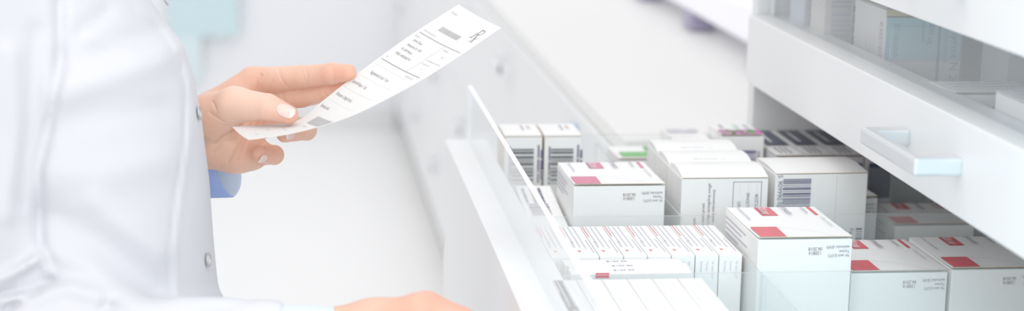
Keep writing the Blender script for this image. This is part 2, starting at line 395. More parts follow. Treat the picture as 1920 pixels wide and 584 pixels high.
# three blank cartons with bowed lids
for k, lab in enumerate(('front carton of the three bowed-lid cartons, with dosage table', 'middle carton of the three white bowed-lid cartons', 'rearmost carton of the three white bowed-lid cartons')):
    y0 = 1.743+0.0610*k
    o, w, d, h = carton('medicine_box', lab, 0.402, 0.494, y0, y0+0.0585, ZF, 0.9605, 0, None, bulge=0.006)
    b = MB()
    add_text(b, 'lek na receptę', (0.012, d*0.32, h+0.0102), -X_, -Y_, 0.006, 1)
    add_text(b, 'NDC 1285', (0.002, d*0.36, h+0.0105), -X_, -Y_, 0.006, 1)
    b.build('lid_text', [M_ink, M_inkg], o)
    b = MB(); rect(b, (-w/2-EPS, -d/2+0.013, 0.01), Y_, Z_, 0.0006, h-0.012, 0)
    rect(b, (-w/2-EPS, -d/2+0.002, h-0.03), Y_, Z_, 0.010, 0.0006, 0)
    b.build('fold_line', [mat('fold_grey', (0.55, 0.55, 0.54), 0.7)], o)
    if k == 0:
        F = -d/2-0.0004-EPS; b = MB()
        fx0 = 0.0085; fx1 = 0.0385; ft = h-0.004; fb = h-0.065; t = 0.0006
        rect(b, (fx0, F, fb), X_, Z_, t, ft-fb); rect(b, (fx1, F, fb), X_, Z_, t, ft-fb)
        rect(b, (fx0, F, ft), X_, -Z_, fx1-fx0+t, t); rect(b, (fx0, F, fb), X_, Z_, fx1-fx0, t)
        b.build('dosage_table', mat('ink_plum', (0.22, 0.12, 0.28), 0.6), o)
        b = MB()
        for i, s in enumerate(('RANO', 'POŁUDNIE', 'WIECZÓR')):
            x = fx0+0.0085+0.0093*i
            add_text(b, s, (x, F, h-0.0385), Z_, -X_, 0.0047, 0)
            for q in range(8): rect(b, (x-0.0015, F, ft-0.003-0.0015*q), X_, -Z_, 0.0003, 0.001, 1)
        lines = [('zapoznaj się z treścią ulotki przed', 0.027), ('stosowania leku, zwracając szczególną uwagę', 0.0055), ('(mleczanowej), kwasicy mleczanowej).', 0.0115), ('informacje :', 0.052), ('na receptę.', 0.042)]
        xs = (-0.0210, -0.0155, -0.0105, -0.0065, -0.0300)
        for (s, top), x in zip(lines, xs):
            add_text(b, s, (x, F, h-top), Z_, -X_, 0.0043, 0, 1.0, 'R')
        b.build('printed_text', [M_ink, M_inkg], o)
# barcode carton
o, w, d, h = carton('medicine_box', 'white carton with large barcode 5 909990 079 beside the dosage table carton', 0.5025, 0.6035, 1.752, 1.822, ZF, 0.9625, 0.03, bulge=0.003)
F = -d/2-0.0004-EPS; b = MB()
bars(b, (-w/2+0.0085, F, h-0.056), X_, Z_, 0.0305, 0.0505, 24, 0, 5)
b.build('barcode', M_ink, o)
b = MB()
for s, dz in (('5', 0.0008), ('909990', 0.0070), ('079', 0.0325)):
    add_text(b, s, (-w/2+0.0028, F, h-dz), -Z_, X_, 0.0075, 0, 0.95)
rect(b, (-w/2+0.0035, F, h-0.0305), X_, Z_, 0.005, 0.0005); rect(b, (-w/2+0.0035, F, h-0.0318), X_, Z_, 0.005, 0.0005)
add_text(b, 'Rp.', (w/2-0.034, F, h-0.060), -Z_, X_, 0.006, 0)
add_text(b, 'Farmaceutyki', (w/2-0.017, F, h-0.060), -Z_, X_, 0.0065, 0)
add_text(b, 'Niderlandy', (w/2-0.024, F, h-0.062), -Z_, X_, 0.0055, 0)
b.build('printed_text', [M_ink, M_inkg], o)
b = MB(); bars(b, (w/2-0.010, F, h-0.080), X_, Z_, 0.007, 0.020, 8, 0, 9); b.build('barcode', M_ink, o)
rect_b = MB(); rect(rect_b, (w/2-0.034, F+0.0001, 0.06), X_, Z_, 0.0004, h-0.062)
rect_b.build('fold_line', MATS['fold_grey'], o)

# tan-sided barcode boxes, far row
for k, (xa, lab) in enumerate(((0.2435, 'left box of two white barcode boxes with tan sides by the glass'), (0.2895, 'right box of two white barcode boxes with tan sides by the glass'))):
    o, w, d, h = carton('medicine_box', lab, xa, xa+0.0435, 1.962, 2.030, ZF, 0.9625, 0, 'tan-sided barcode boxes', tansides=True, bulge=0.0012)
    F = -d/2-0.0004-EPS; b = MB()
    bars(b, (-w*0.32, F, h-0.056), X_, Z_, w*0.60, 0.043, 13, 0, 21)
    b.build('barcode', mat('ink_charcoal', (0.10, 0.11, 0.12), 0.6), o)
    b = MB(); words(b, (-w*0.38, F, h-0.012), -Z_, X_, 0.045, 0.0028, 0, 2); words(b, (w*0.38, F, h-0.010), -Z_, X_, 0.045, 0.003, 0, 6)
    words(b, (w*0.46, F, h-0.016), -Z_, X_, 0.035, 0.004, 0, 8)
    words(b, (0.002, d*0.36, h+0.0022), -Y_, X_, 0.03, 0.004, 1, 4); words(b, (0.009, d*0.30, h+0.0022), -Y_, X_, 0.02, 0.005, 2, 5)
    b.build('printed_text', [M_ink, M_inkg, mat('ink_tan', (0.65, 0.5, 0.4), 0.6)], o)
# tilted boxes in the second row by the glass
o, w, d, h = carton('medicine_box', 'white barcode box tipped over beneath the tan-sided boxes', 0.244, 0.283, 1.745, 1.900, ZF, 0.905, 0, None)
b = MB(); bars(b, (-w/2+0.006, -d*0.15, h+0.0016), X_, Y_, w*0.55, 0.04, 10, 0, 31); b.build('barcode', M_ink, o)
b = MB()
for k in range(3): words(b, (-w/2+0.005+0.009*k, d/2-0.01, h+0.0016), -Y_, X_, 0.05, 0.004, 0, 40+k)
b.build('printed_text', M_ink, o)
o.location = (0.2665, 1.822, ZF+0.008); o.rotation_euler = (0.10, 0.0, 0.0)

# green box, mid box, pink-green box
o, w, d, h = carton('medicine_box', 'white box with green patch behind the bowed-lid cartons', 0.384, 0.440, 2.000, 2.078, ZF, 0.926)
b = MB(); rect(b, (-w*0.38, -d/2+0.008, h+0.0021), X_, Y_, w*0.62, d*0.38); b.build('green_patch', M_green, o); b = MB()
rect(b, (w*0.25, d*0.1, h+0.0021), X_, Y_, w*0.18, d*0.3)
b.build('green_patch', M_green, o)
o, w, d, h = carton('medicine_box', 'white box with small grey lettering behind the rearmost bowed-lid carton', 0.450, 0.496, 1.995, 2.080, ZF, 0.947)
b = MB()
for k in range(3): words(b, (-w*0.42, d*0.35-0.009*k, h+0.0021), X_, Y_, w*0.85, 0.006, 0, 50+k)
b.build('printed_text', M_inkg, o)
o, w, d, h = carton('medicine_box', 'white box with green and magenta flowered top, at cabinet edge', 0.4995, 0.5515, 1.973, 2.040, ZF, 0.9595)
b = MB(); T = h+0.0022
rect(b, (-w/2+0.002, -d/2+0.001, T-0.0002), X_, Y_, w*0.94, d*0.42, 1)
rnd = random.Random(3)
for k in range(46):
    cx = rnd.uniform(-w*0.42, w*0.34); cy = rnd.uniform(-d*0.46, -d*0.12); r = rnd.uniform(0.0012, 0.0034)
    n = len(b.v); b.v += [(cx+r*cos(a*pi/4)*1.2, cy+r*sin(a*pi/4), T+0.0001*(k % 5+1)) for a in range(8)]
    b.f.append(tuple(range(n, n+8))); b.m.append(0 if k % 5 else 1)
b.build('flower_print', [M_green, M_magenta], o)
b = MB(); add_text(b, 'Ginkofar', (w*0.02, d*0.42, T), -Y_, X_, 0.009, 0, 0.9)
words(b, (w*0.28, d*0.4, T), -Y_, X_, d*0.5, 0.004, 1, 4); words(b, (-w*0.30, d*0.42, T), -Y_, X_, d*0.3, 0.005, 1, 5)
b.build('printed_text', [mat('ink_green', (0.1, 0.4, 0.25), 0.5), M_inkg], o)
b = MB(); bars(b, (-w*0.10, -d/2-0.0008, h-0.055), X_, Z_, w*0.42, 0.040, 14, 0, 61); b.build('barcode', mat('ink_blue', (0.08, 0.10, 0.25), 0.5), o)
b = MB(); add_text(b, '590999', (w*0.34, -d/2-0.0008, h-0.018), -Z_, X_, 0.006); b.build('printed_text', M_ink, o)

# navy topped flat boxes in the shade
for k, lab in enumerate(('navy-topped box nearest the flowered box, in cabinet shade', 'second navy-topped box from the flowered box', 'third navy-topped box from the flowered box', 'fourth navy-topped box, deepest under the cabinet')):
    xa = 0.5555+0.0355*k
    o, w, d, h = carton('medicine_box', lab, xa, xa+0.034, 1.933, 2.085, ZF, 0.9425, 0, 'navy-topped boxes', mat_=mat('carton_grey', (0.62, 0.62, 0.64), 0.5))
    b = MB(); rect(b, (-w*0.36, -d*0.12, h+0.0021), X_, Y_, w*0.80, d*0.60, 0)
    b.build('navy_panel', M_navy, o); b = MB()
    rect(b, (-w*0.36, -d/2-0.0008, h-0.05), X_, Z_, w*0.80, 0.042, 0)
    b.build('navy_front_panel', M_navy, o)
    b = MB()
    for q in range(3): words(b, (-w*0.25+0.006*q, -d*0.2, h+0.0021), -Y_, X_, d*0.24, 0.003, 0, 70+q)
    words(b, (-w*0.1, d*0.4, h+0.0025), -Y_, X_, d*0.4, 0.004, 1, 72)
    b.build('printed_text', [M_ink, M_white_ink], o)

# thin cartons
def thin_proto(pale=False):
    M_red = mat('stripe_overexposed', (0.86, 0.72, 0.70), 0.5) if pale else mat('stripe_red', (0.75, 0.16, 0.17), 0.5)  # pale set: overexposure of the nearest row put into the print colours
    M_ink = M_inkg = mat('ink_overexposed', (0.76, 0.79, 0.82), 0.6) if pale else mat('ink_pale', (0.50, 0.50, 0.57), 0.6)
    w = 0.0218; d = 0.114; h = 0.130
    b = MB(); b.box(-w/2, w/2, -d/2, d/2, 0, h)
    o = b.build('thin_carton', M_card, None, 0.0006)
    b = MB(); T = h+EPS
    rect(b, (-w/2+0.0010, d/2-0.001, T), -Y_, X_, d*0.36, 0.0010, 0)
    b.build('red_stripe', M_red, o); b = MB()
    b.v = [(-0.0045+0.0015*cos(a*pi/6), -d*0.33+0.0028*sin(a*pi/6), T) for a in range(12)]; b.f = [tuple(range(12))]; b.m = [0]
    b.build('red_dot', M_red, o)
    b = MB()
    for q, (yy, ln) in enumerate(((0.49, 0.62), (0.49, 0.80), (0.49, 0.86), (0.05, 0.5))):
        x = -w/2+0.0040+0.0048*q
        words(b, (x, d*yy-0.002, T), -Y_, X_, d*ln*0.85, 0.0015, 1, 80+q)
    add_text(b, 'Metformax', (-w/2+0.0025, -d*0.02, T+0.0001), -Y_, X_, 0.0052, 1)
    F = -d/2-EPS
    for q, s in enumerate(('Farmina', 'Termin', 'Nr serii LOT')):
        add_text(b, s, (-w/2+0.0045+0.0055*q, F, h-0.006), -Z_, X_, 0.0036, 1, 0.9)
    b.build('printed_text', [M_ink, M_inkg], o)
    return o
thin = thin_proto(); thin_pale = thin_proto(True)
def copy_tree(o):
    c = o.copy(); C.objects.link(c)
    for ch in list(o.children):
        k = ch.copy(); C.objects.link(k); k.parent = c
    return c
first = True
ords = ['first', 'second', 'third', 'fourth', 'fifth', 'sixth', 'seventh', 'eighth']
used = set()
def put_thin(x, y, z, rz, label, group, proto=None, tilt=0, scz=1):
    proto = proto or thin
    o = copy_tree(proto) if proto.name in used else proto; used.add(proto.name)
    o.location = (x, y, z); o.rotation_euler = (0, tilt, rz); o.scale = (1, 1, scz)
    tag(o, label, 'box', group); return o
for k in range(8):
    put_thin(0.4072-0.0226*k, 1.608, ZF, 0, ('thin red-striped carton touching the tallest red-panelled box' if k == 0 else '%s thin red-striped carton leftward from the tallest red-panelled box' % ords[k]), 'thin red-striped cartons in the middle row')
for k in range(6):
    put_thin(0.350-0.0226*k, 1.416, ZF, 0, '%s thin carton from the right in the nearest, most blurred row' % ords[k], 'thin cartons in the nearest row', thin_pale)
for k, lab in enumerate(('nearest of three cartons lying crosswise, with a red end patch', 'middle of the three cartons lying crosswise before the red-striped row', 'rearmost of three crosswise cartons, against the red-striped row')):
    w = 0.110; d = 0.0172; xa = 0.247
    o, w, d, h = carton('medicine_box', lab, xa+0.002*(k == 1), xa+w+0.002*(k == 1), 1.4925+0.0180*k, 1.4925+0.0180*k+d, ZF, 0.930-0.0008*k, 0, 'crosswise cartons', lid=False)
    b = MB(); add_text(b, '06.2018', (0.004, d*0.18, h+EPS), -X_, -Y_, 0.006, 0); b.build('printed_text', [M_ink], o)
    if k == 0:
        b = MB(); rect(b, (-w/2+0.022, -d/2-EPS, h-0.0042), X_, Z_, 0.0125, 0.0042); rect(b, (-w/2+0.022, -d/2-EPS, h+EPS), X_, Y_, 0.0125, 0.0016)
        b.build('red_patch', mat('patch_red', (0.70, 0.03, 0.06), 0.5), o)

# ------------------------------------------------------------------ contents of the upper drawer
ZU = 1.012
for k, (xa, xb, ya, yb, zt, lab) in enumerate(((0.603, 0.634, 2.01, 2.07, 1.125, 'greyish barcode box at far end of the upper drawer'), (0.603, 0.640, 1.93, 1.985, 1.128, 'beige barcode box behind the white one in the upper drawer'))):
    o, w, d, h = carton('medicine_box', lab, xa, xb, ya, yb, ZU, zt, 0, None, mat_=mat('carton_beige%d' % k, ((0.62, 0.64, 0.70), (0.70, 0.66, 0.62))[k], 0.6))
    b = MB(); bars(b, (-w*0.30, -d/2-0.0008, h-0.045), X_, Z_, w*0.62, 0.042, 12, 0, 90+k); b.build('barcode', MATS['ink_blue'] if k == 0 else M_inkg, o)
    b = MB(); words(b, (w*0.40, -d/2-0.0008, h-0.01), -Z_, X_, 0.06, 0.003, 0, 3); b.build('printed_text', M_ink, o)
o, w, d, h = carton('medicine_box', 'pale teal tablet box with ochre band in the upper drawer', 0.630, 0.716, 1.80, 1.905, ZU, 1.130, 0.0, None)
F = -d/2-0.0008; b = MB()
rect(b, (-w/2+0.001, F, h-0.055), X_, Z_, w-0.002, 0.048); b.build('teal_panel', M_teal, o)
b = MB(); rect(b, (-w/2, F, h-0.0085), X_, Z_, w, 0.008); b.build('ochre_band', M_ochre, o); b = MB(); rect(b, (-w/2+0.0005, -d/2, h+0.0023), X_, Y_, w-0.001, d*0.9); b.build('ochre_top', M_ochre, o)
b = MB(); F2 = F-0.0003
add_text(b, '50 tabletek', (-w/2+0.010, F2, h-0.014), -Z_, X_, 0.0085)
add_text(b, 'tabletek', (-w/2+0.040, F2, h-0.014), -Z_, X_, 0.0065)
add_text(b, '200 µg', (-w/2+0.048, F2, h-0.014), -Z_, X_, 0.0085)
add_text(b, 'Levothyroxinum', (-w/2+0.066, F2, h-0.014), -Z_, X_, 0.0065)
add_text(b, 'Euthyrox N 200', (-w/2+0.074, F2, h-0.004), -Z_, X_, 0.013)
rect(b, (-w/2+0.0585, F2, h-0.085), X_, Z_, 0.0030, 0.072, 1)
b.build('printed_text', [mat('ink_teal', (0.07, 0.25, 0.36), 0.5), mat('ink_slate', (0.15, 0.18, 0.38), 0.5)], o)
b = MB(); bars(b, (-w/2-0.0003, -d/2+0.008, h-0.10), Y_, Z_, 0.010, 0.085, 26, 0, 95); b.build('barcode', M_inkg, o)
b = MB()
for q in range(3): words(b, (-w/2-0.0003, -d/2+0.035+0.012*q, h-0.03), -Z_, -Y_, 0.06, 0.002, 0, 96+q)
b.build('side_text', mat('ink_salmon', (0.75, 0.5, 0.45), 0.6), o)
for k, (xa, xb, ya, yb, zt, lab) in enumerate(((0.606, 0.69, 1.53, 1.60, 1.085, 'dim white box lying behind the glass, right of the teal box'), (0.735, 0.80, 1.72, 1.79, 1.125, 'upright grey and white box right of the teal tablet box'), (0.615, 0.70, 1.37, 1.46, 1.10, 'pale box nearest the right edge in the upper drawer'))):
    o, w, d, h = carton('medicine_box', lab, xa, xb, ya, yb, ZU, zt)
    b = MB()
    for q in range(3): words(b, (-w*0.4, -d/2-0.0008, h-0.014-0.010*q), X_, Z_, w*0.8, 0.004, 0, 100+q)
    for q in range(3): words(b, (-w*0.4, d*0.3-0.014*q, h+0.0024), X_, Y_, w*0.8, 0.004, 0, 110+q)
    b.build('printed_text', M_inkg, o)
    if k == 1:
        b = MB(); rect(b, (-w*0.2, -d/2-0.0008, 0.03), X_, Z_, w*0.4, 0.06); b.build('grey_panel', M_carc, o)

# ------------------------------------------------------------------ implicit surfaces
def grid(lo, hi, h):
    ax = [np.arange(lo[i], hi[i]+h, h) for i in range(3)]
    G = np.stack(np.meshgrid(*ax, indexing='ij'), -1).astype(np.float32)
    return G
def cone(P, a, b, ra, rb):
    a = np.array(a, dtype=np.float32); b = np.array(b, dtype=np.float32)
    ab = b-a; L2 = float(ab@ab)
    t = np.clip(((P-a)@ab)/L2, 0, 1)
    d = P-(a+t[..., None]*ab)
    return np.sqrt((d*d).sum(-1))-(ra+(rb-ra)*t)
def smin(a, b, k):
    h = np.maximum(k-np.abs(a-b), 0)/k
    return np.minimum(a, b)-h*h*k*0.25
def surface_nets(F, lo, h):
    S = F < 0; nx, ny, nz = F.shape
    cnt = np.zeros((nx-1, ny-1, nz-1), np.int8)
    for i in (0, 1):
        for j in (0, 1):
            for k in (0, 1): cnt += S[i:nx-1+i, j:ny-1+j, k:nz-1+k]
    act = (cnt > 0) & (cnt < 8); idx = np.argwhere(act)
    acc = np.zeros((len(idx), 3)); num = np.zeros(len(idx))
    corners = [(i, j, k) for i in (0, 1) for j in (0, 1) for k in (0, 1)]
    for a in corners:
        for ax in range(3):
            if a[ax]: continue
            b_ = list(a); b_[ax] = 1
            fa = F[idx[:, 0]+a[0], idx[:, 1]+a[1], idx[:, 2]+a[2]].astype(float); fb = F[idx[:, 0]+b_[0], idx[:, 1]+b_[1], idx[:, 2]+b_[2]].astype(float)
            m = (fa < 0) != (fb < 0); t = np.where(m, fa/np.where(m, fa-fb, 1), 0)
            p = np.tile(np.array(a, float), (len(idx), 1)); p[:, ax] += t
            acc += p*m[:, None]; num += m
    V = (idx+acc/num[:, None])*h+np.array(lo)
    vid = -np.ones(act.shape, np.int64); vid[tuple(idx.T)] = np.arange(len(idx))
    faces = []
    for ax in range(3):
        sl0 = [slice(None)]*3; sl1 = [slice(None)]*3
        sl0[ax] = slice(0, F.shape[ax]-1); sl1[ax] = slice(1, F.shape[ax])
        A = S[tuple(sl0)]; B = S[tuple(sl1)]
        e = np.argwhere(A != B); o1, o2 = [(1, 2), (2, 0), (0, 1)][ax]
        ok = (e[:, o1] > 0) & (e[:, o2] > 0) & (e[:, o1] < F.shape[o1]-1) & (e[:, o2] < F.shape[o2]-1)
        e = e[ok]; ins = A[tuple(e.T)]
        def g(d1, d2):
            q = e.copy(); q[:, o1] -= d1; q[:, o2] -= d2; return vid[tuple(q.T)]
        q = np.stack([g(1, 1), g(0, 1), g(0, 0), g(1, 0)], 1)
        q[~ins] = q[~ins][:, ::-1]
        faces.append(q)
    return V, np.concatenate(faces)
def chain(P, pts, rs, k=0.003):
    F = None
    for i in range(len(pts)-1):
        c = cone(P, pts[i], pts[i+1], rs[i], rs[i+1])
        F = c if F is None else smin(F, c, k)
    return F

# ---- left hand holding the prescription (wrist behind the coat front)
OY = 0.03; SC = 1.02
def hp(px, py, Y): return PY(px, py, Y+OY)
mm = 0.001*SC
palm = [((300,268,1.715),33,(388,250,1.668),30), ((398,218,1.640),23,(444,196,1.617),15.5), ((405,268,1.665),25,(446,281,1.660),21),
        ((446,281,1.66),21,(476,290,1.665),14), ((400,235,1.672),27,(452,222,1.678),23), ((408,205,1.678),19,(472,157,1.684),15.5),
        ((455,205,1.684),20,(500,190,1.690),15), ((452,240,1.684),18,(492,235,1.69),13)]
fingers = dict(
    thumb=([(438,197,1.616),(502,201,1.595),(541,215.5,1.588)], [16.5,12.2,9.0]),
    index=([(480,154,1.683),(568,144,1.655),(622,138.5,1.635),(652,136.5,1.624)], [14.5,10.9,9.9,8.2]),
    middle=([(486,186,1.690),(566,181,1.668),(618,171,1.65),(648,163,1.640)], [14,10.6,9.6,8.2]),
    ring=([(478,226,1.690),(560,240,1.672),(575,245,1.642),(534,252,1.616)], [13,10.0,9.0,7.8]),
    little=([(462,272,1.680),(503,290,1.660),(514,291,1.636),(487,290,1.615)], [13,9.6,8.8,7.6]))
def hand_sdf(P):
    F = None
    for a, ra, b_, rb in palm:
        c = cone(P, hp(*a), hp(*b_), ra*mm, rb*mm); F = c if F is None else smin(F, c, 0.012)
    D = None; red = None
    for n, (pts, rs) in fingers.items():
        W = [hp(*p) for p in pts]; R = [r*mm for r in rs]
        base = cone(P, W[0], W[1], R[0], R[1])
        F = smin(F, base, {'thumb': 0.006, 'index': 0.006, 'middle': 0.005, 'ring': 0.004, 'little': 0.004}[n])
    for n, (pts, rs) in fingers.items():
        W = [hp(*p) for p in pts]; R = [r*mm for r in rs]
        rest = chain(P, W[1:], R[1:], 0.003)
        # slight knuckle swelling
        F = smin(F, rest, 0.0018)
        t = np.sqrt(((P-W[-1].astype(np.float32))**2).sum(-1)); red = t if red is None else np.minimum(red, t)
    return F, red
def grooves(P, F, polys):
    """shallow skin creases; each is (polyline of px points, depth value Y, depth mm, width mm)"""
    for pts, Y, dep, wid in polys:
        W = [PY(x, y, Y+OY).astype(np.float32) for x, y in pts]
        # distance measured in the plane facing the palm, limited to the near side
        dmin = None
        for a, b_ in zip(W[:-1], W[1:]):
            a2 = a[[0, 2]]; ab = b_[[0, 2]]-a2; q = P[..., [0, 2]]-a2
            t = np.clip((q@ab)/float(ab@ab), 0, 1); dd = np.sqrt(((q-t[..., None]*ab)**2).sum(-1))
            dmin = dd if dmin is None else np.minimum(dmin, dd)
        F = F+dep*0.001*np.exp(-(dmin/(wid*0.001))**2)*(np.abs(P[..., 1]-(Y+OY)) < 0.022)
    return F
creases = [([(572,126),(577,142),(574,160)],1.645,0.5,0.9), ([(566,130),(571,150)],1.645,0.3,0.9), ([(622,124),(626,138),(624,156)],1.626,0.4,0.9),
           ([(521,127),(529,147),(544,167)],1.665,0.6,1.1), ([(606,170),(612,182)],1.64,0.6,1.0),
           ([(490,142),(482,152),(479,172)],1.665,1.6,1.7), ([(500,140),(490,156),(486,172)],1.665,0.8,1.3), ([(512,150),(500,172),(508,186)],1.665,0.7,1.5),
           ([(528,176),(536,196)],1.66,0.7,1.2), ([(402,188),(412,204),(424,211),(452,214)],1.63,1.5,1.3), ([(395,206),(420,220),(450,222)],1.63,0.9,1.2),
           ([(403,266),(429,244),(455,236)],1.645,1.6,1.2), ([(428,300),(444,274),(470,238)],1.645,1.3,1.1), ([(446,296),(462,262),(492,230)],1.645,1.3,1.1),
           ([(400,284),(420,262),(440,256)],1.645,1.0,1.1), ([(412,312),(428,290)],1.645,0.5,1.1),
           ([(496,186),(503,182),(512,184)],1.585,0.35,0.8), ([(500,192),(510,187),(518,190)],1.585,0.35,0.8), ([(506,198),(515,193)],1.585,0.25,0.8)]
lo = np.array([-0.14, 1.56, 1.0]); hi = np.array([0.085, 1.80, 1.13]); hv = 0.00105
a0 = hp(385, 330, 1.66); lo[2] = a0[2]-0.012
a1 = hp(480, 110, 1.68); hi[2] = a1[2]+0.006
P = grid(lo, hi, hv); F, red = hand_sdf(P); F = grooves(P, F, creases)
V1, Q1 = surface_nets(F, lo, hv)
def skin_tone(V, tips, palmc=None):
    base = np.array([0.78, 0.45, 0.32]); pinkc = np.array([0.78, 0.31, 0.21]); pale = np.array([0.86, 0.58, 0.45])
    n = len(V); c = np.tile(base, (n, 1))
    d = np.min([np.linalg.norm(V-t, axis=1) for t in tips], axis=0)
    w = np.clip(1-(d/0.035), 0, 1)[:, None]*0.75
    c = c*(1-w)+pinkc*w
    s = (0.5+0.5*np.sin(V[:, 0]*130+V[:, 2]*90)*np.cos(V[:, 1]*110+V[:, 2]*60))[:, None]*0.25
    c = c*(1-s)+pale*s
    return c
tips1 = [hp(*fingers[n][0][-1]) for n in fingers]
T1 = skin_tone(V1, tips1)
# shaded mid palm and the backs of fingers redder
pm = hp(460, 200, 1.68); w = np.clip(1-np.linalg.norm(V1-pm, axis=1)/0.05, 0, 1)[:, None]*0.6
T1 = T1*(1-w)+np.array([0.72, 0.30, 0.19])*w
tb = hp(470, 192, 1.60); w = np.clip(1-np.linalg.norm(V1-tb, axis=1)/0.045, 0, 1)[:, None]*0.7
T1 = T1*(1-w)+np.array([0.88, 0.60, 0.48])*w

# ---- right hand, palm down, on the lower drawer's handle
def q(px, py, Y): return PY(px, py, Y)
RH = dict(palm=[((640,630,1.415),25,(700,615,1.41),23), ((700,614,1.41),22,(788,585,1.385),15), ((700,622,1.42),22,(798,583,1.41),15), ((700,622,1.43),20,(792,594,1.435),14.5), ((700,625,1.44),18,(778,606,1.455),14)],
    fing=[([(785,583,1.385),(848,603,1.380),(872,655,1.385),(862,690,1.39)],[14,10.5,9.5,8]),
          ([(800,580,1.41),(866,600,1.408),(890,655,1.412),(878,692,1.415)],[14.3,10.8,9.6,8]),
          ([(795,590,1.435),(858,606,1.435),(884,660,1.438),(872,695,1.44)],[13.5,10.3,9.3,8]),
          ([(780,604,1.458),(836,620,1.462),(862,664,1.464),(852,694,1.464)],[12,9,8.3,7.2]),
          ([(700,640,1.385),(745,668,1.362),(790,690,1.362)],[16,11.5,9])])
lo2 = np.array([0.0, 1.325, 0.80]); hi2 = np.array([0.19, 1.50, 0.965]); hv2 = 0.0016
def rhand(P):
    F = None
    for a, ra, b_, rb in RH['palm']:
        c = cone(P, q(*a), q(*b_), ra*.001, rb*.001); F = c if F is None else smin(F, c, 0.01)
    for pts, rs in RH['fing']:
        W = [q(*p) for p in pts]; R = [r*.001 for r in rs]
        F = smin(F, cone(P, W[0], W[1], R[0], R[1]), 0.006)
        F = smin(F, chain(P, W[1:], R[1:], 0.004), 0.002)
    return F
P = grid(lo2, hi2, hv2); F = rhand(P)
V2, Q2 = surface_nets(F, lo2, hv2)
T2 = skin_tone(V2, [q(*f[0][1]) for f in RH['fing'][:4]]+[q(*f[0][0]) for f in RH['fing'][:4]])
kn = q(792, 560, 1.41); w = np.clip(1-np.linalg.norm(V2-kn, axis=1)/0.03, 0, 1)[:, None]*0.5
T2 = T2*(1-w)+np.array([0.80, 0.33, 0.25])*w

# ---- clothed body
ARM_R = [np.array(p) for p in ((-0.30, 1.49, 1.33), (-0.285, 1.42, 0.888))]
RW = q(600, 648, 1.415)
ARM_L0 = np.array([-0.27, 1.82, 1.32]); ARM_L1 = np.array([-0.25, 1.88, 1.02]); LW = hp(330, 264, 1.70)
front_pts = [(1.42, -0.235), (1.30, -0.20), (1.20, -0.155), (1.144, -0.118), (1.118, -0.099), (1.09, -0.0895), (1.05, -0.0825), (0.99, -0.0760), (0.94, -0.0735), (0.90, -0.0705), (0.865, -0.0665), (0.80, -0.062), (0.6, -0.055), (0.3, -0.05)]
fz = np.array([p[0] for p in front_pts][::-1]); fx = np.array([p[1] for p in front_pts][::-1])
YC = 1.60
def torso_sdf(P, shrink=0.0):
    z = P[..., 2]; xf = np.interp(z, fz, fx)*0.975
    ax = np.interp(z, [0.3, 0.85, 1.0, 1.15, 1.3, 1.4, 1.46], [0.16, 0.135, 0.125, 0.13, 0.10, 0.07, 0.03])
    ay = np.interp(z, [0.3, 0.85, 1.0, 1.15, 1.3, 1.38, 1.44], [0.21, 0.185, 0.160, 0.165, 0.175, 0.14, 0.06])
    cx = xf-ax
    r = np.sqrt(((P[..., 0]-cx)/ax)**2+((P[..., 1]-YC)/ay)**2)
    d = (r-1)*np.minimum(ax, ay)*0.95
    d = np.maximum(d, z-1.44)
    return d+shrink
def body_sdf(P, shrink=0.0):
    F = torso_sdf(P, shrink)
    A = smin(cone(P, ARM_R[0], ARM_R[1], 0.072-shrink, 0.058-shrink), cone(P, ARM_R[1], RW, 0.054-shrink, 0.034-shrink*.4), 0.02)
    F = smin(F, A, 0.035)
    B = smin(cone(P, ARM_L0, ARM_L1, 0.070-shrink, 0.055-shrink), cone(P, ARM_L1, LW, 0.054-shrink, 0.042-shrink*.4), 0.03)
    return smin(F, B, 0.02)
# folds: (px polyline, width px, amplitude mm)
folds = [([(250,18),(305,62),(338,120),(350,180),(346,260),(328,380),(318,470),(322,560)], 5, -1.6),
         ([(262,16),(317,62),(350,120),(360,180),(355,260),(337,380),(327,470),(331,560)], 8, 1.2),
         ([(112,0),(112,120),(98,200),(72,320),(74,440),(96,520)], 12, -7),
         ([(115,175),(200,150),(300,115)], 26, 4), ([(115,120),(190,95),(290,60)], 22, -3), ([(100,240),(180,215),(300,200)], 30, -3.0),
         ([(90,330),(190,330),(310,300)], 34, 3), ([(85,400),(180,450),(290,540)], 28, -4.5), ([(90,470),(170,500),(240,560)], 24, 4), ([(180,380),(300,470)], 26, 3.5),
         ([(200,20),(150,60),(120,100)], 16, -2.5), ([(330,90),(260,100),(170,70)], 14, 2),
         ([(0,525),(40,505),(78,482),(94,516)], 11, 9), ([(0,552),(30,548),(70,536),(98,524)], 8, -5), ([(8,584),(40,562),(70,548)], 8, -6), ([(0,566),(40,556)], 7, 6),
         ([(50,560),(130,540),(180,555)], 18, 6), ([(205,575),(190,584)], 12, -5),
         ([(20,100),(30,250),(15,400)], 22, 4), ([(70,60),(60,220),(40,380)], 18, -3),
         ([(250,575),(400,560),(520,572)], 14, 3), ([(380,584),(470,566)], 8, -2)]
def coat_sdf(P):
    F = body_sdf(P)
    pz = P[..., 2]
    return F
lo3 = np.array([-0.46, 1.335, 0.60]); hi3 = np.array([0.10, 1.97, 1.45]); hv3 = 0.0032
P = grid(lo3, hi3, hv3); F = body_sdf(P)
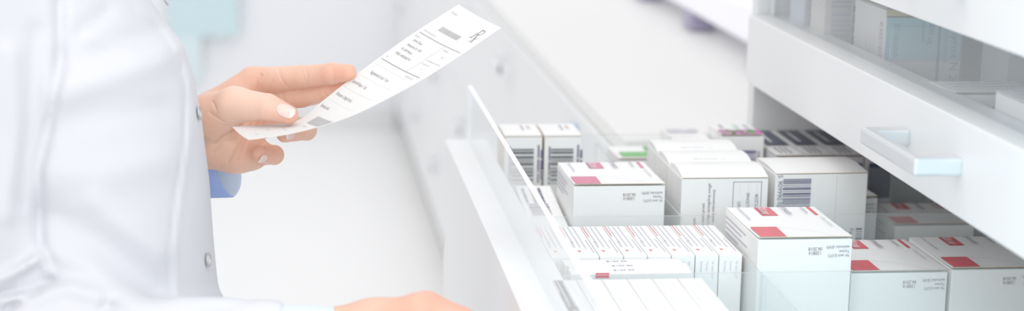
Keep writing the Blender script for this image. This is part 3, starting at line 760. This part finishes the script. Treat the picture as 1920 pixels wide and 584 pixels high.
# sleeve end of the near arm: cut square just before the cuff
ax_ = RW-ARM_R[1]; ax_ /= np.linalg.norm(ax_)
cutp = q(532, 640, 1.415)
near = (P[..., 1] < 1.50) & (P[..., 2] < 0.97)
cutd = ((P-cutp.astype(np.float32))@ax_.astype(np.float32))
F = np.where(near & (P[..., 0] > -0.06), np.maximum(F, cutd), F)
px, py = project(P.reshape(-1, 3)); px = px.reshape(F.shape).astype(np.float32); py = py.reshape(F.shape).astype(np.float32)
folds = [(p_, w_, a_*(1.2 if w_ > 12 else 1.0)) for p_, w_, a_ in folds]
sel = (np.abs(F) < 0.02) & (P[..., 1] < 1.62)
sx = px[sel]; sy = py[sel]; disp = np.zeros(len(sx), np.float32)
for pts, wd, amp in folds:
    dm = None
    for (ax0, ay0), (bx0, by0) in zip(pts[:-1], pts[1:]):
        vx, vy = bx0-ax0, by0-ay0; L2 = vx*vx+vy*vy
        t = np.clip(((sx-ax0)*vx+(sy-ay0)*vy)/L2, 0, 1)
        dd = np.hypot(sx-ax0-t*vx, sy-ay0-t*vy); dm = dd if dm is None else np.minimum(dm, dd)
    disp += amp*0.001*np.exp(-(dm/wd)**2)
F[sel] -= disp
F = np.maximum(F, -(P[..., 2]-0.61))
V3, Q3 = surface_nets(F, lo3, hv3)

# body mesh: inner body plus both hands, one mesh
lo4 = np.array([-0.45, 1.34, 0.63]); hi4 = np.array([0.08, 1.96, 1.46]); hv4 = 0.008
P = grid(lo4, hi4, hv4); F = np.minimum(body_sdf(P, 0.016), cone(P, (-0.26, YC, 1.40), (-0.25, YC, 1.60), 0.055, 0.05)); F = smin(F, cone(P, q(560, 640, 1.415), q(640, 636, 1.415), 0.022, 0.022), 0.01)
V4, Q4 = surface_nets(F, lo4, hv4)
V = np.concatenate([V1, V2, V4]); Q = np.concatenate([Q1, Q2+len(V1), Q4+len(V1)+len(V2)])
T = np.concatenate([T1, T2, np.tile(np.array([0.82, 0.55, 0.43]), (len(V4), 1))])
base = np.array([-0.2, 1.6, 0.56])
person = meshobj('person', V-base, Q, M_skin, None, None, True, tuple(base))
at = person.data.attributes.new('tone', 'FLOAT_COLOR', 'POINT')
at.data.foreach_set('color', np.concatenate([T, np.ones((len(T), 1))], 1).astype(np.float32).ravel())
tag(person, 'person in a white lab coat holding a paper prescription beside the open drawer', 'person')
coat = meshobj('lab_coat', V3-base, Q3, M_coat, person, None, True)
md = coat.modifiers.new('smooth', 'SMOOTH'); md.factor = 0.5; md.iterations = 3

# snaps on the coat front
def body_trace(px_, py_):
    d = ray(px_, py_); d = d/np.linalg.norm(d); t = 1.2
    best = (1e9, None)
    for _ in range(120):
        p = CAM+d*t; s = float(torso_sdf(np.array([[p]], dtype=np.float32))[0, 0])
        if s < best[0]: best = (s, p)
        if s < 0.0003: break
        t += max(s*0.5, 0.0005)
    p = best[1]; e = 0.002
    g = np.array([float(torso_sdf(np.array([[p+v]], dtype=np.float32))[0, 0]-torso_sdf(np.array([[p-v]], dtype=np.float32))[0, 0]) for v in np.eye(3)*e])
    return p, g/np.linalg.norm(g)
for sx_, sy_ in ((304, 2), (370, 213), (387, 488)):
    p, n = body_trace(sx_, sy_); u = np.cross(n, Z_); u /= np.linalg.norm(u); w_ = np.cross(u, n)
    c = p+n*0.0022-base
    b = MB(); b.ref = n
    b.tube([c+(u*cos(a)+w_*sin(a))*0.0056 for a in np.linspace(0, 2*pi, 24, endpoint=False)], 0.0010, 8, 0, True)
    s = b.build('snap_button', M_snap, person, 0, True)
    nn = len(b.v); b = MB(); b.v = [tuple(c+(u*cos(a)+w_*sin(a))*0.005-n*0.0002) for a in np.linspace(0, 2*pi, 24, endpoint=False)]; b.f = [tuple(range(24))]; b.m = [0]
    b.build('snap_centre', M_pearl, s)

# shirt cuffs
def cuff(name, a, b_, r0, r1, squash=1.0, fold=True, tilt=None):
    a = np.array(a); b_ = np.array(b_); t = b_-a; t /= np.linalg.norm(t)
    u = np.cross(t, Z_); u /= np.linalg.norm(u); w_ = np.cross(u, t)
    if tilt is not None: pass
    b = MB(); N = 40
    prof = [(0.0, r0, 0), (0.5, (r0+r1)/2*1.01, 0), (0.97, r1, 0), (1.0, r1-0.0012, 0), (0.97, r1-0.003, 1), (0.5, (r0+r1)/2-0.004, 1), (0.0, r0-0.004, 1)]
    for k, (s, r, m) in enumerate(prof):
        for i in range(N):
            an = 2*pi*i/N; rr = r*(1+0.02*sin(3*an+1)+0.012*sin(7*an))
            sh = (tilt or 0)*cos(an)   # slanted opening
            p = a+(b_-a)*s+t*sh*s+u*rr*squash*sin(an)+w_*rr*cos(an)
            b.v.append(tuple(p-base))
    for k in range(len(prof)-1):
        for i in range(N):
            b.f.append((k*N+i, k*N+(i+1) % N, (k+1)*N+(i+1) % N, (k+1)*N+i)); b.m.append(1 if k >= 3 else 0)
    return b.build(name, [M_blue, M_blue2], person, 0, True)
ca = hp(330, 285, 1.715); cb = hp(420, 278, 1.700)
cuff('shirt_cuff', ca, cb, 0.047, 0.050, 0.75, tilt=-0.006)
cuff('shirt_cuff', q(500, 639, 1.415), q(628, 637, 1.415), 0.030, 0.0272, 1.0).data.materials[0] = mat('shirt_blue_pale', (0.66, 0.76, 0.93), 0.8, 0.2)
MATS['shirt_blue']

# fingernails
def nail(c_, axis, normal, L, W, R, name='fingernail', tipfrac=0.16):
    axis = axis/np.linalg.norm(axis); normal = normal-axis*(normal@axis); normal /= np.linalg.norm(normal); side = np.cross(axis, normal)
    b = MB(); nu, nv = 14, 12
    for i in range(nu+1):
        for j in range(nv+1):
            s = -1+2*i/nu; t = -1+2*j/nv
            # superellipse footprint
            k = (1-abs(s)**2.5)**(1/2.5) if abs(s) < 1 else 0
            x = s*L/2; y = t*k*W/2
            hgt = math.sqrt(max(R*R-y*y, 0))-R - 0.10*s*s*L*0.25
            p = c_+axis*x+side*y+normal*hgt
            b.v.append(tuple(p-base))
    for i in range(nu):
        for j in range(nv):
            b.f.append((i*(nv+1)+j, i*(nv+1)+j+1, (i+1)*(nv+1)+j+1, (i+1)*(nv+1)+j)); b.m.append(1 if i >= nu*(1-tipfrac) else 0)
    o = b.build(name, [M_nail, M_nailtip], person, 0, True)
    md = o.modifiers.new('solid', 'SOLIDIFY'); md.thickness = 0.0006; md.offset = 0
    return o
def finger_nail(pts, rs, back, L, W, tocam, tipfrac=0.16, lift=0.0006):
    A = hp(*pts[-2]); B = hp(*pts[-1]); ax = (B-A)/np.linalg.norm(B-A)
    n = tocam-ax*(tocam@ax); n /= np.linalg.norm(n)
    tt = 1-back/np.linalg.norm(B-A); c_ = A+(B-A)*tt; r = (rs[-2]+(rs[-1]-rs[-2])*tt)*mm
    taper = -(rs[-2]-rs[-1])*mm/np.linalg.norm(B-A)
    return nail(c_+n*(r+lift), ax+n*taper, n, L, W, r*1.02, tipfrac=tipfrac)
view = -ray(540, 220); view /= np.linalg.norm(view)
finger_nail(*fingers['thumb'], 0.0010, 0.0175, 0.0125, view*1.0+Z_*0.35, 0.22)
finger_nail(*fingers['ring'], -0.0020, 0.0130, 0.0100, view*0.9-Z_*0.10-X_*0.4, 0.25)
finger_nail(*fingers['little'], -0.0035, 0.0110, 0.0095, view*0.95-Z_*0.08-X_*0.4, 0.25)

# ------------------------------------------------------------------ prescription
KV = [0, 0.13, 0.25, 0.37, 0.50, 0.65, 0.81, 1.0]
KL = [(435,238,1.600),(500,234,1.603),(558,226,1.607),(602,192,1.612),(652,152,1.622),(712,107,1.635),(777,61,1.645),(860,8,1.655)]
KR = [(467,263,1.535),(532,254,1.537),(592,240,1.541),(657,219,1.548),(724,187,1.557),(793,149,1.566),(862,105,1.575),(940,52,1.585)]
KLw = np.array([PY(a, b_, y+OY) for a, b_, y in KL]); KRw = np.array([PY(a, b_, y+OY) for a, b_, y in KR])
def crom(K, v):
    v = min(max(v, 0), 1); i = max(j for j in range(len(KV)-1) if KV[j] <= v+1e-9); t = (v-KV[i])/(KV[i+1]-KV[i])
    p1, p2 = K[i], K[i+1]; p0 = K[i-1] if i else 2*p1-p2; p3 = K[i+2] if i+2 < len(K) else 2*p2-p1
    return 0.5*((2*p1)+(-p0+p2)*t+(2*p0-5*p1+4*p2-p3)*t*t+(-p0+3*p1-3*p2+p3)*t**3)
def S(u, v, off=0.0):
    a = crom(KLw, v); c = crom(KRw, v); p = a+(c-a)*u
    p = p-np.array([0, 0, 0.0012])*sin(pi*u)
    return p+np.array([-0.3, -0.4, 0.85])*off
nv, nu = 72, 12; vs = []; fs = []
for i in range(nv+1):
    for j in range(nu+1): vs.append(S(j/nu, i/nv))
for i in range(nv):
    for j in range(nu): a = i*(nu+1)+j; fs.append((a, a+1, a+nu+2, a+nu+1))
pb = np.array(vs[0])
pres = meshobj('prescription', np.array(vs)-pb, fs, M_paper, None, None, True, tuple(pb))
tag(pres, 'long white paper prescription with Rx, held in the hand', 'prescription')
b = MB(); OFF = 0.0005
sf = lambda u, v: S(u, v, OFF)-pb
def ptext(s, u, v, size, m=0, narrow=None, align='L'):
    # u spans ~8 cm, v spans ~25 cm : keep the letter shape
    tv, tf = text_geo(s); n = len(b.v); wd = tv[:, 0].max(); off = {'L': 0, 'R': -wd, 'C': -wd/2}[align]
    for p_ in tv: b.v.append(tuple(sf(u+(p_[0]+off)*size*(narrow or 0.78), v+p_[1]*size*0.27)))
    for f in tf: b.f.append(tuple(n+k for k in f)); b.m.append(m)
def pline(u0, v0, u1, v1, t, m=0):
    N = 8
    for k in range(N):
        a = k/N; c = (k+1)/N
        ua, va, uc, vc = u0+(u1-u0)*a, v0+(v1-v0)*a, u0+(u1-u0)*c, v0+(v1-v0)*c
        if abs(u1-u0)*0.3 > abs(v1-v0): qd = [(ua, va), (uc, vc), (uc, vc+t), (ua, va+t)]
        else: qd = [(ua, va), (ua+t*3, va), (uc+t*3, vc), (uc, vc)]
        b.quad(*[tuple(sf(*x)) for x in qd], m)
pline(0.06, 0.822, 0.95, 0.822, 0.0022); pline(0.05, 0.648, 0.93, 0.648, 0.0022)
pline(0.66, 0.735, 0.95, 0.735, 0.002, 1); pline(0.62, 0.65, 0.64, 0.82, 0.0015, 1)
ptext('Świadczeniodawca', 0.07, 0.838, 0.045, 1); ptext('Pacjent', 0.06, 0.800, 0.045, 1)
ptext('John Doe', 0.13, 0.780, 0.06); ptext('Aleksandra Dr 14/22', 0.13, 0.752, 0.06, 0, 0.6); ptext('01-349 Miami', 0.13, 0.725, 0.06, 0, 0.7); ptext('PESEL 44020602710', 0.13, 0.697, 0.06, 0, 0.66)
ptext('Oddział', 0.68, 0.800, 0.045, 1); ptext('05', 0.80, 0.768, 0.05, 1); ptext('Uprawnienia', 0.66, 0.712, 0.04, 1); ptext('X', 0.76, 0.682, 0.05, 1)
ptext('Rp.', 0.07, 0.665, 0.045, 1); ptext('1', 0.05, 0.625, 0.05, 1); ptext('Odpłatność', 0.70, 0.628, 0.045, 1)
for v_, s in ((0.575, 'Augmentin in sol. 1 op'), (0.505, 'Lacidofil kaps. 1 op'), (0.430, 'Pulmicort 1,0mg/1ml inj.'), (0.355, 'Berodual inhal')):
    ptext(s, 0.16 if v_ > 0.56 else 0.08, v_, 0.082, 0, 0.56); pline(0.04, v_+0.045, 0.85, v_+0.045, 0.0010, 2)
    ptext('D.S.', 0.1, v_+0.028, 0.03, 2)
ptext('Data wystawienia', 0.45, 0.235, 0.045, 1); ptext('Data realizacji', 0.35, 0.165, 0.045, 1); ptext('Lekarz', 0.3, 0.11, 0.05, 1); ptext('NFZ', 0.55, 0.05, 0.05, 1)
ptext('Recepta', 0.07, 0.955, 0.05, 1)
def stroke(pts, u0, v0, su, sv, t, slant=0.22):
    for (a0, b0), (a1, b1) in zip(pts[:-1], pts[1:]):
        L = math.hypot(a1-a0, b1-b0) or 1; nx, ny = -(b1-b0)/L*t, (a1-a0)/L*t
        b.quad(*[tuple(sf(u0+(x+slant*y)*su, v0+y*sv)) for x, y in ((a0-nx, b0-ny), (a1-nx, b1-ny), (a1+nx, b1+ny), (a0+nx, b0+ny))], 0)
ru, rv, su_, sv_ = 0.765, 0.905, 0.12, 0.050
stroke([(0.2, 0), (0.2, 1)], ru, rv, su_, sv_, 0.045); stroke([(0.05, 0), (0.38, 0)], ru, rv, su_, sv_, 0.025); stroke([(0.05, 1), (0.45, 1)], ru, rv, su_, sv_, 0.03)
bowl = [(0.2, 1)]+[(0.5+0.28*cos(a), 0.75+0.25*sin(a)) for a in np.linspace(pi/2, -pi/2, 9)]+[(0.2, 0.5)]
stroke(bowl, ru, rv, su_, sv_, 0.035); stroke([(0.45, 0.5), (0.9, -0.12)], ru, rv, su_, sv_, 0.045)
stroke([(0.70, 0.22), (1.12, -0.42)], ru, rv, su_, sv_, 0.04); stroke([(1.12, 0.22), (0.66, -0.42)], ru, rv, su_, sv_, 0.025)
rnd = random.Random(11); t = 0.24
while t < 0.66:
    wv = rnd.choice([0.006, 0.010, 0.018]); b.quad(*[tuple(sf(*x)) for x in ((t, 0.868), (t+wv, 0.868), (t+wv, 0.892), (t, 0.892))], 1); t += wv+rnd.choice([0.006, 0.010])
t = 0.35
while t < 0.92:
    wv = rnd.choice([0.012, 0.018]); b.quad(*[tuple(sf(*x)) for x in ((t, 0.262), (t+wv, 0.262), (t+wv, 0.315), (t, 0.315))], 1); t += wv+0.007
b.build('printed_text', [M_pline, M_pfaint, mat('paper_rule', (0.74, 0.74, 0.74), 0.8)], pres)

# ------------------------------------------------------------------ light
w = bpy.data.worlds.new('World'); bpy.context.scene.world = w; w.use_nodes = True
bg = w.node_tree.nodes['Background']; bg.inputs[0].default_value = (0.985, 0.985, 1.0, 1); bg.inputs[1].default_value = 0.78
def area(name, loc, target, size, power, col=(1, 1, 1), sy=None):
    l = bpy.data.lights.new(name, 'AREA'); l.energy = power; l.color = col; l.size = size
    if sy: l.shape = 'RECTANGLE'; l.size_y = sy
    o = bpy.data.objects.new(name, l); C.objects.link(o); o.location = loc
    d = np.array(target)-np.array(loc)
    from mathutils import Vector
    o.rotation_euler = Vector(d).to_track_quat('-Z', 'Y').to_euler(); return o
area('ceiling_light', (-0.5, 1.8, 2.9), (0.1, 1.8, 0.9), 1.4, 9, (1, 0.99, 0.97))
area('back_light', (-0.6, 5.0, 2.8), (-0.6, 5.2, 0), 3.0, 26, (1, 1, 1), 3.0)
area('front_fill', (-0.2, -0.6, 1.9), (0.2, 1.8, 0.95), 1.4, 12, (1, 0.965, 0.945))  # unseen warm fill added to lift the box fronts
area('cyan_fill', (0.525, 1.02, 1.10), (0.66, 1.45, 0.96), 0.10, 0.62, (0.2, 0.8, 1.0))  # unseen lamp added to tint the right end, standing for cyan haze
area('right_fill', (0.32, 0.95, 1.95), (-0.1, 1.6, 1.0), 0.7, 4.5, (1, 1, 1))  # unseen fill added to brighten the coat front
area('low_fill', (0.12, 0.72, 1.14), (0.65, 1.75, 1.09), 0.3, 1.3, (1, 1, 1))  # unseen fill added to light the upper drawer's contents through the gap

# ------------------------------------------------------------------ camera
cd = bpy.data.cameras.new('camera'); cam = bpy.data.objects.new('camera', cd); C.objects.link(cam)
cd.sensor_width = 36; cd.lens = FPX*36/1920; cd.clip_start = 0.05; cd.clip_end = 60
from mathutils import Matrix
cam.matrix_world = Matrix(((rt[0], up[0], -fw[0], 0), (rt[1], up[1], -fw[1], 0), (rt[2], up[2], -fw[2], CZ), (0, 0, 0, 1)))
cd.dof.use_dof = True; cd.dof.focus_distance = 1.70; cd.dof.aperture_fstop = 3.5
bpy.context.scene.camera = cam
sc = bpy.context.scene
sc.view_settings.view_transform = 'Standard'; sc.view_settings.look = 'None'; sc.view_settings.exposure = 0.0; sc.view_settings.gamma = 1.22
sc.cycles.max_bounces = 10; sc.cycles.transparent_max_bounces = 16; sc.cycles.use_denoising = True
